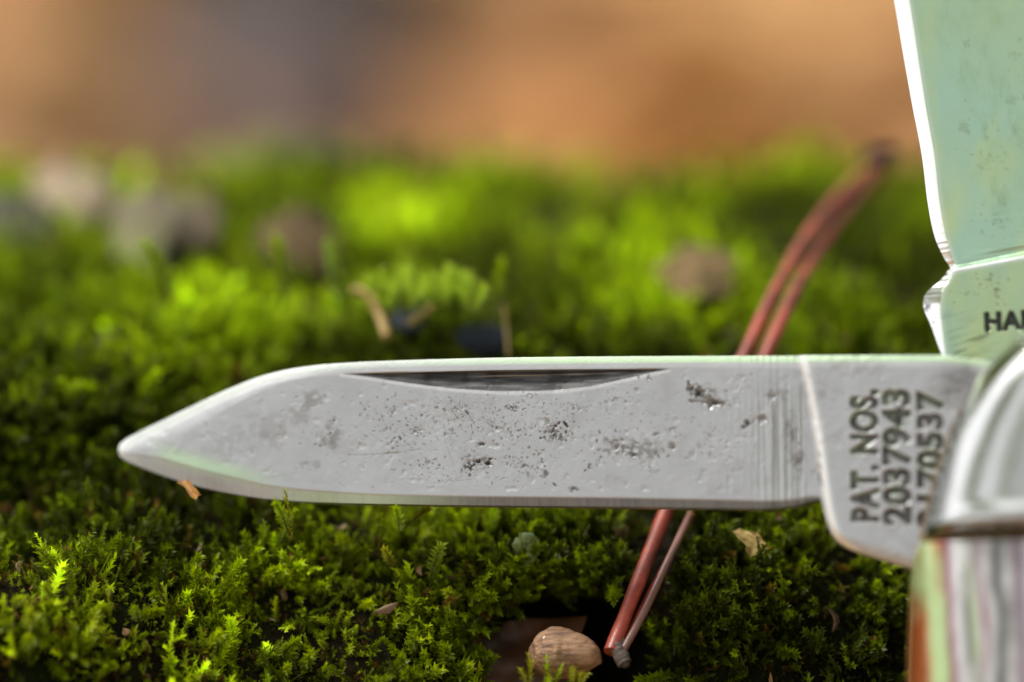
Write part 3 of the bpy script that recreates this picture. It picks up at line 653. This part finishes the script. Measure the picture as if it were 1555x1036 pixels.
px, py = PX, PY; dl_ = px-lc[None]; dr = rc[None]-px
H = np.zeros_like(px)
yg = 407-(px-1437)*.19                                                 # shoulder line
blade = 1-sst(py, yg-6, yg+5)
bw = curve([(-1230, 10), (0, 25), (200, 21), (340, 19), (385, 14), (402, 8), (420, 14), (450, 30), (500, 16), (545, 7), (700, 6)], py)
H -= np.maximum(bw-dl_, 0)*S*.50+.5*S*sst(bw-dl_, -3, 3)
H -= blade*7*S; H -= (1-sst(dl_, 0, 260))*blade*16*S
H += np.exp(-((py-yg-8)/3.5)**2)*S*1.2*(dl_ > 6); H -= np.exp(-((py-yg+9)/7)**2)*S*2.0
H -= np.maximum(6-dr, 0)*S*.5
mk = sst(py, yg-110, yg-30)*blade; H += mk*vnoise((py+px*.06)/2.6, px/160, 61)*S*.35
H += fbm(px/60, py/60, 63, 3)*S*.6*sst(dl_-bw, 0, 25)+fbm(px/8, py/8, 64, 2)*S*.05
D2, S2 = pits_field(px, py, [(1500, 425, 30, 10, 26, 1.1, .9, 0), (1515, 450, 16, 22, 44, 1.2, .9, 0), (1470, 445, 40, 14, 26, 1.0, .8, 0), (1408, 462, 8, 11, 40, 1.4, .8, 0), (1415, 490, 5, 16, 16, 1.2, .6, .4),
    (1460, 185, 8, 16, 12, 4, .22, 0), (1468, 65, 8, 8, 6, 4, .2, 0), (1535, 150, 18, 12, 10, 4, .22, 0), (1500, 240, 50, 30, 22, 3, .2, 0), (1540, 80, 22, 30, 10, 3, .2, 0), (1520, 330, 40, 40, 30, 1.6, .3, 0), (1500, 200, 60, 160, 60, 1.6, .25, 0)], 9)
H += D2*.35*sst(py, 380, 420)
sm_ = sst(dl_-bw, 0, 12)
tm, tw = text_mask([('HAMMER', 1496, 502, 166, 26, 3)], 1480, 455, 1700, 515, fat=.05)
tmv, twv = tm(px, py), tw(px, py); H -= tmv*S*4; H += (twv-tmv).clip(0)*S*2.2
a_ = R(-18); sx = (px*math.cos(a_)+py*math.sin(a_)); sy = (-px*math.sin(a_)+py*math.cos(a_))
sx, sy = px*math.cos(a_)-py*math.sin(a_)*-1, px*.31+py*.95
hz = sst(vnoise(sy/2.2, (px*.95-py*.31)/38, 81), .05, .8)*sst(py, 462, 500)*(1-blade)*sst(dl_, 16, 26)*(1-sst(px, 1495, 1530))
stain_dark = np.clip(np.maximum.reduce([S2, tmv*1.25, hz*.55, np.exp(-((py-yg+4)/4.0)**2)*.45*sst(dl_, 8, 30), .75*np.exp(-((1562-px+ (540-py)*1.1)/22)**2)*(py > 470)*0]), 0, .98)
H -= hz*S*.5
white = np.clip(sst(bw-dl_, -10, 10)+np.exp(-((py-yg-6)/3.5)**2)+twv*.35, 0, 1)  # white highlights painted on edge bevel, shoulder line and letter rims
me, extra = solid_from_front('large_blade', PX, PY, H, -.22, LB)
setattr_f(me, 'stain_dark', np.concatenate([stain_dark.ravel(), np.full(extra, .1)])); setattr_f(me, 'green', np.concatenate([white.ravel(), np.zeros(extra)]))
finish(me); link('large_blade', me, m_large, knife)['label'] = 'broad blade standing upright with a painted pale green sheen, stamped letters at its foot'

# ---- bolster, handle, liners
AX = 1640
BOL = [(470,1638),(474,1612),(482,1594),(494,1578),(505,1566),(520,1552),(545,1524),(565,1503),(600,1480),(650,1456),(700,1438),(750,1424),(800,1412),(818,1408)]
HAN = [(822,1404),(826,1397),(836,1391),(860,1387),(950,1383),(1036,1380),(1300,1376),(1700,1384),(2000,1425),(2120,1480),(2180,1560),(2190,1632)]
def shell(name, prof, rows, base, Hh, expo, m, endf, sgn=1, nq=150):
    left = curve(prof, rows)-(8 if name == 'bolster' else 0); q = np.sin(np.linspace(-1, 1, nq)*np.pi/2); half = AX-left
    PXs = AX+half[None]*q[:, None]; PYs = np.tile(rows[None], (nq, 1))
    e = endf(rows)[None]; hh = Hh*(1-np.abs(q[:, None])**expo).clip(0)**.5*e
    hh = hh+sgn*0
    me, extra = solid_from_front(name, PXs, PYs, sgn*hh, -sgn*.012, base)
    finish(me, 40); return link(name, me, m, knife), PXs, PYs
m_bol, t, b = mat('polished nickel bolster')
v = scaled(t, 1, 1, 1)
c = mixc(t, noise(t, 1.5, 4, .6, v), (.64, .64, .63), (.50, .50, .49)); t.links.new(c, b.inputs['Base Color']); b.inputs['Metallic'].default_value = 1
t.links.new(math_(t, 'ADD', math_(t, 'MULTIPLY', noise(t, 5, 5, .6, v), .08), .01), b.inputs['Roughness'])
bump(t, b, math_(t, 'ADD', noise(t, 1, 4, .6, scaled(t, 90, 90, 5)), math_(t, 'MULTIPLY', noise(t, 2.5, 3, .5, v), 6.0)), .22, .006)
rows = np.concatenate([470+40*np.linspace(0, 1, 40)**2, np.arange(511, 808, 2.5), np.linspace(808, 818, 12)])
shell('bolster', BOL, rows, .10, .52, 1.95, m_bol, lambda r: np.clip(1-((818-r)/349.)**5, 0, 1)**.5*(1-.16*sst(r, 809, 818))*(1+.035*np.exp(-((r-800)/14)**2)))
m_han, t, b = mat('streaked handle')
tc_ = t.nodes.new('ShaderNodeTexCoord'); sep = t.nodes.new('ShaderNodeSeparateXYZ'); t.links.new(tc_.outputs['Object'], sep.inputs[0])
xw = math_(t, 'ADD', sep.outputs[0], math_(t, 'MULTIPLY', sep.outputs[2], .035))
wob = math_(t, 'MULTIPLY', math_(t, 'SUBTRACT', noise(t, 1, 4, .6, scaled(t, 2.5, 2.5, .9)), .5), .06)
xw = math_(t, 'ADD', xw, wob)
X0 = float(kp(1385, 900, .1)[0]); X1 = float(kp(1640, 900, .4)[0])
u = math_(t, 'DIVIDE', math_(t, 'SUBTRACT', xw, X0), X1-X0)
W1 = (.74, .74, .74); G1 = (.42, .55, .26); RU = (.36, .10, .03); MA = (.24, .05, .11); DK = (.02, .02, .02); GY = (.20, .20, .20); PU = (.24, .15, .21)
c = ramp(t, u, [(.0, RU), (.03, (.42, .14, .05)), (.065, G1), (.15, G1), (.19, MA), (.245, W1), (.31, GY), (.34, G1), (.37, W1), (.40, MA), (.44, W1), (.50, GY), (.545, DK), (.60, GY), (.66, PU), (.75, W1), (.83, DK), (.88, GY), (.95, RU), (1, W1)])  # coloured streaks running the length of the handle
band = ramp(t, noise(t, 1, 3, .5, scaled(t, 1.2, 1.2, 2.3)), [(.40, (0, 0, 0)), (.56, (1, 1, 1))])
c2 = ramp(t, u, [(.0, G1), (.08, G1), (.13, (.40, .15, .05)), (.19, MA), (.24, W1), (.32, W1), (.36, PU), (.42, W1), (.48, DK), (.56, W1), (.62, PU), (.70, W1), (.8, GY), (.9, W1), (1, GY)])
c = mixc(t, band, c, c2)
t.links.new(c, b.inputs['Base Color']); b.inputs['Roughness'].default_value = .18; b.inputs['Coat Weight'].default_value = .3; b.inputs['Coat Roughness'].default_value = .08
b.inputs['Metallic'].default_value = .5
bump(t, b, noise(t, 3, 4, .5, scaled(t, 6, 6, 2)), .3, .03)
rows = np.concatenate([822+20*np.linspace(0, 1, 20)**1.5, np.arange(844, 2150, 12), 2150+40*np.linspace(0, 1, 16)**.6])
endf = lambda r: np.clip((1-((836-np.minimum(r, 836))/15.)**2), 0, 1)**.5*np.clip(1-(np.maximum(r-1500, 0)/692.)**4, 0, 1)**.5
hs_, _, _ = shell('handle_scale', HAN, rows, .10, .37, 2.3, m_han, endf); hs_['label'] = 'glossy swirled handle scale with rust, white and purple streaks'
hb, _, _ = shell('handle_scale', HAN, rows, -.50, .33, 2.3, m_han, endf, -1, 60)
rows = np.concatenate([470+40*np.linspace(0, 1, 20)**2, np.arange(513, 818, 9), [818]])
shell('bolster', BOL, rows, -.50, .30, 2.3, m_bol, lambda r: np.clip(1-((818-r)/349.)**5, 0, 1)**.5, -1, 60)
m_brass, t, b = mat('tarnished brass liner')
b.inputs['Metallic'].default_value = 1; b.inputs['Roughness'].default_value = .35
t.links.new(mixc(t, noise(t, 4, 4, .6, scaled(t, 1, 1, 1)), (.52, .33, .12), (.30, .19, .09)), b.inputs['Base Color'])
def plate(name, inset, hi, lo, m, y_from=0, right_only=False):
    ys_ = np.concatenate([np.linspace(474, 815, 60), np.linspace(824, 2185, 60)])
    l = np.where(ys_ < 820, curve(BOL, ys_)-8+(inset*1.5 if inset < 0 else 0), curve(HAN, ys_))+inset
    if right_only: l2 = 2*AX-l-95
    else: l2 = l
    r_ = 2*AX-l; n_ = len(ys_)
    V = np.concatenate([kp(l2, ys_, 0, hi), kp(r_, ys_, 0, hi), kp(l2, ys_, lo-hi, hi), kp(r_, ys_, lo-hi, hi)]); F = []
    for k in range(n_-1):
        F += [(k, k+1, n_+k+1, n_+k), (2*n_+k, 3*n_+k, 3*n_+k+1, 2*n_+k+1), (k, 2*n_+k, 2*n_+k+1, k+1), (n_+k, n_+k+1, 3*n_+k+1, 3*n_+k)]
    F += [(0, n_, 3*n_, 2*n_), (n_-1, 3*n_-1, 4*n_-1, 2*n_-1)]
    me = mesh_np(name, V, F, angle=40, recalc=True); return link(name, me, m, knife)
plate('liner', -2, .087, .055, m_brass); plate('liner', 1, -.145, -.17, m_brass); plate('liner', -2, -.455, -.487, m_brass)
m_spr, t, b = mat('dark spring steel'); b.inputs['Metallic'].default_value = .9; b.inputs['Roughness'].default_value = .4
t.links.new(mixc(t, noise(t, 5, 4, .6, scaled(t, 1, 1, 1)), (.35, .35, .34), (.12, .11, .10)), b.inputs['Base Color'])
plate('back_spring', 3, .05, -.14, m_spr, right_only=True); plate('back_spring', 3, -.175, -.45, m_spr, right_only=True)

# ================================================================ small things on the moss
def simple_mat(name, c1, c2, scale, rough, sp=(1, 1, 1), bumpd=.01, coat=0, trans=0):
    m, t, b = mat(name); v = scaled(t, *sp); f = ramp(t, noise(t, scale, 5, .6, v), [(.35, (0, 0, 0)), (.65, (1, 1, 1))])
    c = mixc(t, f, c1, c2); t.links.new(c, b.inputs['Base Color']); b.inputs['Roughness'].default_value = rough; b.inputs['Coat Weight'].default_value = coat
    if rough > .8: b.inputs['Specular IOR Level'].default_value = .15
    bump(t, b, noise(t, scale*2, 5, .6, v), .6, bumpd)
    if trans:
        tr = t.nodes.new('ShaderNodeBsdfTranslucent'); t.links.new(c, tr.inputs[0]); mx = t.nodes.new('ShaderNodeMixShader'); mx.inputs[0].default_value = trans
        t.links.new(b.outputs[0], mx.inputs[1]); t.links.new(tr.outputs[0], mx.inputs[2]); t.links.new(mx.outputs[0], t.nodes['Material Output'].inputs[0])
    return m
m_needle = simple_mat('dry red pine needle', (.42, .065, .03), (.16, .022, .012), 6, .5, (1, 1, 1), .008, .08)
m_needle2 = simple_mat('pale pine needle', (.26, .12, .09), (.14, .06, .045), 3, .4, (1, 1, 1), .004, .2)
m_yel = simple_mat('yellow gap strip', (.30, .22, .02), (.22, .16, .02), 3, .5, (1, 1, 1), .004, .1)
m_sheath = simple_mat('dark needle sheath', (.05, .035, .028), (.12, .09, .075), 8, .7, (1, 1, 1), .02)
def needle_path(pts):            # (px, py, y)
    p = np.array(pts, float); tt = np.linspace(0, 1, 40); s_ = np.linspace(0, 1, len(p))
    X_ = curve(np.stack([s_, p[:, 0]], 1), tt); Y_ = curve(np.stack([s_, p[:, 1]], 1), tt); D_ = curve(np.stack([s_, p[:, 2]], 1), tt)
    return [at(a, b_, c_) for a, b_, c_ in zip(X_, Y_, D_)]
nd = empty('pine_needles', at(935, 990, -.58), label='pair of dry red pine needles slanting over the moss and behind the small blade', cat='pine needles')
A_ = [(928, 990, -.58), (965, 895, -.28), (1012, 775, .22), (1075, 650, .62), (1130, 540, .9), (1189, 420, 1.5), (1254, 320, 2.3), (1330, 248, 3.3)]
B_ = [(940, 992, -.55), (990, 895, -.25), (1056, 772, .25), (1118, 640, .65), (1163, 540, .9), (1214, 430, 1.5), (1272, 335, 2.35), (1336, 254, 3.3)]
w1 = [.050*(1-.15*(k/39)+.05*math.sin(k*1.3)) for k in range(40)]; w1[-1] = .02
link('needle', tube_mesh('needle', needle_path(A_), [x*.98 for x in w1], 10, flat=.8), m_needle, nd)['label'] = 'wide dark red needle'
wb = [.022+.024*sst(np.array(k/39), .35, .6).item() for k in range(40)]
link('needle', tube_mesh('needle', needle_path(B_), wb, 10, flat=.8), m_needle2 if False else m_needle, nd)['label'] = 'thinner needle, paler towards its foot'
C_ = [(1096, 640, .72), (1151, 540, .93), (1209, 425, 1.52), (1270, 325, 2.45), (1325, 258, 3.35)]
link('needle', tube_mesh('needle', needle_path(C_), .027, 8), m_yel, nd)['label'] = 'yellow strip between the two red needles'  # strip added for the blurred yellow gap between the red needles
D_ = [(944, 992, -.6), (978, 930, -.42), (1018, 845, -.1), (1052, 775, .25)]
link('needle', tube_mesh('needle', needle_path(D_), .022, 8), m_needle2, nd)['label'] = 'pale thin lower needle'
link('sheath', tube_mesh('sheath', needle_path([(952, 1012, -.64), (945, 1000, -.61), (938, 984, -.57), (944, 972, -.53)]), [.02]*5+[.040]*25+[.03]*10, 12, 4, .12), m_sheath, nd)
link('sheath', tube_mesh('sheath', needle_path([(1318, 264, 3.2), (1330, 248, 3.3), (1345, 240, 3.4), (1352, 232, 3.5)]), [.04]*10+[.075]*20+[.03]*10, 12, 4, .3), simple_mat('black needle tip', (.02, .015, .012), (.05, .04, .035), 8, .8), nd)
# seed husk in the hollow
m_pod = simple_mat('tan husk', (.48, .27, .14), (.12, .055, .025), 2.2, .5, (2.2, 13, 13), .05, .15)
path = needle_path([(814, 998, -.38), (842, 993, -.46), (870, 994, -.50), (897, 999, -.54), (914, 1006, -.55)])
rad = [.150*(min(1, (k+2)/12)**.5)*(1-(k/39)**2.2)**.8 for k in range(40)]; rad[-1] = .01
o = link('seed_husk', tube_mesh('seed_husk', path, rad, 28, 6, .06), m_pod); tag(o, 'tan pointed seed husk in the dark hollow beside the needle feet', 'seed husk')
# dead brown leaf at the back of the hollow
def patch_leaf(name, corners, y, m, bulge=.1, seed=1, n_=22, rag=.06, thick=.006):
    """a curled flake spanned between four pixel corners"""
    u = np.linspace(0, 1, n_); U, Vv = np.meshgrid(u, u); c_ = np.array(corners, float)
    Q = (c_[0]*((1-U)*(1-Vv))[..., None]+c_[1]*(U*(1-Vv))[..., None]+c_[2]*(U*Vv)[..., None]+c_[3]*((1-U)*Vv)[..., None])
    size = np.linalg.norm(c_[0]-c_[2]); edge = 1-16*U*(1-U)*Vv*(1-Vv)
    Q[..., 0] += edge*rag*size*vnoise(U*5+seed, Vv*5, seed); Q[..., 1] += edge*rag*size*vnoise(U*5, Vv*5+seed, seed+3)
    D = (y[0]*(1-Vv)+y[1]*Vv)+bulge*(np.sin(U*np.pi)-.5)+bulge*.6*fbm(U*3, Vv*3, seed)
    V = at_np(Q[..., 0], Q[..., 1], D); nrm = np.array(FW)
    Vb = V+nrm*thick; F = grid_faces(n_, n_); k = n_*n_; rim = [i for i in range(n_)]+[i*n_+n_-1 for i in range(1, n_)]+[(n_-1)*n_+i for i in range(n_-2, -1, -1)]+[i*n_ for i in range(n_-2, 0, -1)]
    R2 = np.array([(rim[i], rim[(i+1) % len(rim)], rim[(i+1) % len(rim)]+k, rim[i]+k) for i in range(len(rim))])
    me = mesh_np(name, np.concatenate([V.reshape(-1, 3), Vb.reshape(-1, 3)]), np.concatenate([F, F[:, ::-1]+k, R2]), angle=60, recalc=True)
    return link(name, me, m)
m_brown = simple_mat('wet brown leaf', (.15, .055, .012), (.06, .025, .008), 2.5, .5, (1, 1, 1), .01, .2, .25)
o = patch_leaf('dead_leaf', [(700, 955), (880, 945), (850, 1120), (640, 1110)], (.0, -.5), m_brown, .12, 3); tag(o, 'dark brown dead leaf lying behind the seed husk in the hollow', 'leaf')
m_flake = simple_mat('tan leaf scrap', (.56, .42, .15), (.42, .28, .08), 5, .6, (1, 1, 1), .006, 0, .25)
o = patch_leaf('leaf_scrap', [(1111, 803), (1143, 806), (1174, 830), (1141, 845)], (.0, -.1), m_flake, .03, 8, rag=.05); tag(o, 'small tan leaf scrap on dark moss under the small blade', 'leaf scrap')
m_or = simple_mat('orange brown fleck', (.45, .22, .04), (.30, .14, .03), 8, .6, bumpd=.01)
o = patch_leaf('leaf_scrap', [(270, 732), (284, 728), (304, 752), (294, 760)], (.05, -.05), m_or, .02, 5, 10); tag(o, 'small orange brown fleck just below the small blade near its tip', 'leaf scrap')
o = patch_leaf('leaf_scrap', [(1064, 1008), (1080, 1006), (1086, 1014), (1068, 1018)], (-.2, -.25), m_or, .02, 6, 8); tag(o, 'tiny orange fleck low in the moss between husk and handle', 'leaf scrap')
0 and patch_leaf('leaf_scrap', [(232, 820), (262, 812), (268, 830), (240, 838)], (-.35, -.4), simple_mat('dull brown fleck', (.20, .12, .06), (.12, .07, .03), 8, .7), .03, 7, 10)
# crumbs of bark and dead leaf caught in the moss
V = []; Fc = []; T = []; off = 0
for k in range(420):
    x = rng.uniform(-3.2, 3.2); y = rng.uniform(-1.3, 3.0); z = float(bank(x, y))+rng.uniform(.02, .13)
    qx, qy = to_px(np.array([x, y, z]))
    if hollow(qx, qy) > .02 or (abs(qx-np.interp(qy, [770, 895, 1000], [1035, 978, 930])) < 60 and qy > 760): continue
    vv, ff = leaf_sheet(rng.uniform(.04, .15), rng.uniform(.01, .035), rng.uniform(.2, .9), k)
    M = np.array(Euler(tuple(rng.uniform(0, 6.3, 3))).to_matrix()); V.append(vv@M.T+np.array([x, y, z])); Fc.append(ff+off); off += len(vv)
    T.append(np.tile(np.array([(.30, .17, .06), (.16, .09, .04), (.40, .30, .16), (.09, .06, .04)][rng.integers(4)]), (len(vv), 1)))
me = mesh_np('moss_debris', np.concatenate(V), np.concatenate(Fc)); setattr_c(me, 'tint', np.concatenate(T))
link('moss_debris', me, m_leaf)['kind'] = 'stuff'
# pale curled lichens
m_lich = simple_mat('pale green lichen', (.22, .30, .11), (.11, .17, .04), 9, .7, bumpd=.01)
def curl(name, pts, r_, seed, label):
    o = link(name, tube_mesh(name, needle_path(pts), [r_*(.6+.6*math.sin(k/39*3.1)) for k in range(40)], 10, seed, .7), m_lich); return tag(o, label, 'lichen')
curl('lichen', [(785, 838, -.02), (790, 822, -.06), (803, 820, -.08), (808, 838, -.08), (804, 862, -.06)], .03, 3, 'pale curled lichen hanging under the middle of the blade')
0 and curl('lichen', [(272, 905, -.3), (262, 890, -.34), (272, 875, -.36), (288, 880, -.34), (284, 892, -.3)], .035, 5, 'pale green curl of lichen in the lower left moss')
curl('lichen', [(715, 925, -.1), (722, 945, -.12), (712, 962, -.12)], .02, 8, 'short pale lichen tip near the hollow edge')
# straw stalks in the middle distance
m_straw = simple_mat('straw stalk', (.50, .36, .12), (.38, .24, .07), 5, .6)
def stalk(pts, r_, label, name='dry_stalk'):
    o = link(name, tube_mesh(name, needle_path([(a_, b_, ym(c_)-.1) for a_, b_, c_ in pts]), r_, 8), m_straw); tag(o, label, 'stalk', 'dry stalks among the moss')
stalk([(535, 440, 2.1), (560, 448, 2.05), (575, 475, 1.95), (588, 512, 1.7)], .028, 'yellow dry stalk arching down over the moss behind the blade')
stalk([(690, 440, 2.1), (670, 455, 2.0), (645, 475, 1.95), (622, 490, 1.8)], .022, 'short dry stalk slanting under a bright moss tuft')
stalk([(765, 465, 1.9), (768, 490, 1.8), (772, 540, 1.5)], .007, 'thin upright dry stalk beside the blue grey chip')
0 and stalk([(480, 975, -.2), (520, 955, -.2), (560, 935, -.15), (592, 925, -.1)], .02, 'dull stalk lying low in the moss below the blade')
# bark chips and lichen crusts showing through the moss
def chip(px, py, y, rad, c1, c2, seed, label, name='bark_chip', cat='bark chip', rot=0):
    o = link(name, lump(name, rad, seed, .6, 48, 28), simple_mat(name+' surface', c1, c2, 4, .85, bumpd=.05)); o.location = at(px, py, ym(y)-.1)-Vector((0, 0, .09)); o.rotation_euler = (R(25), 0, rot); o.scale = (.66, .8, .45); tag(o, label, cat)
chip(105, 285, 5.0, (.34, .4, .16), (.46, .37, .25), (.28, .21, .14), 31, 'pale cream bark chip among the blurred moss at far left')
chip(15, 330, 4.6, (.42, .4, .16), (.11, .10, .085), (.06, .05, .045), 32, 'dark grey bark chip at the left edge of the moss')
chip(238, 320, 4.5, (.36, .35, .22), (.24, .21, .13), (.12, .10, .07), 33, 'olive grey bark chip right of the pale cream one')
chip(215, 355, 4.1, (.22, .3, .12), (.28, .27, .14), (.14, .13, .07), 34, 'small olive bark chip below the larger olive one')
chip(300, 318, 4.6, (.20, .3, .17), (.27, .21, .14), (.16, .12, .08), 38, 'tan bark chip between the olive chip and the pinkish one')
chip(450, 350, 4.0, (.36, .35, .13), (.15, .10, .05), (.08, .055, .025), 35, 'pinkish brown bark chip lying in the moss left of centre')
chip(1065, 392, 3.3, (.33, .3, .11), (.26, .17, .08), (.12, .09, .04), 36, 'tan brown bark chip in the moss left of the red needles')
chip(735, 492, 1.95, (.22, .15, .10), (.04, .048, .06), (.02, .023, .03), 37, 'blue grey stone chip between moss tufts behind the blade', 'stone_chip', 'stone chip')
chip(620, 462, 2.35, (.16, .15, .10), (.04, .046, .056), (.02, .023, .028), 39, 'dark stone chip between the two bright moss tufts', 'stone_chip', 'stone chip')
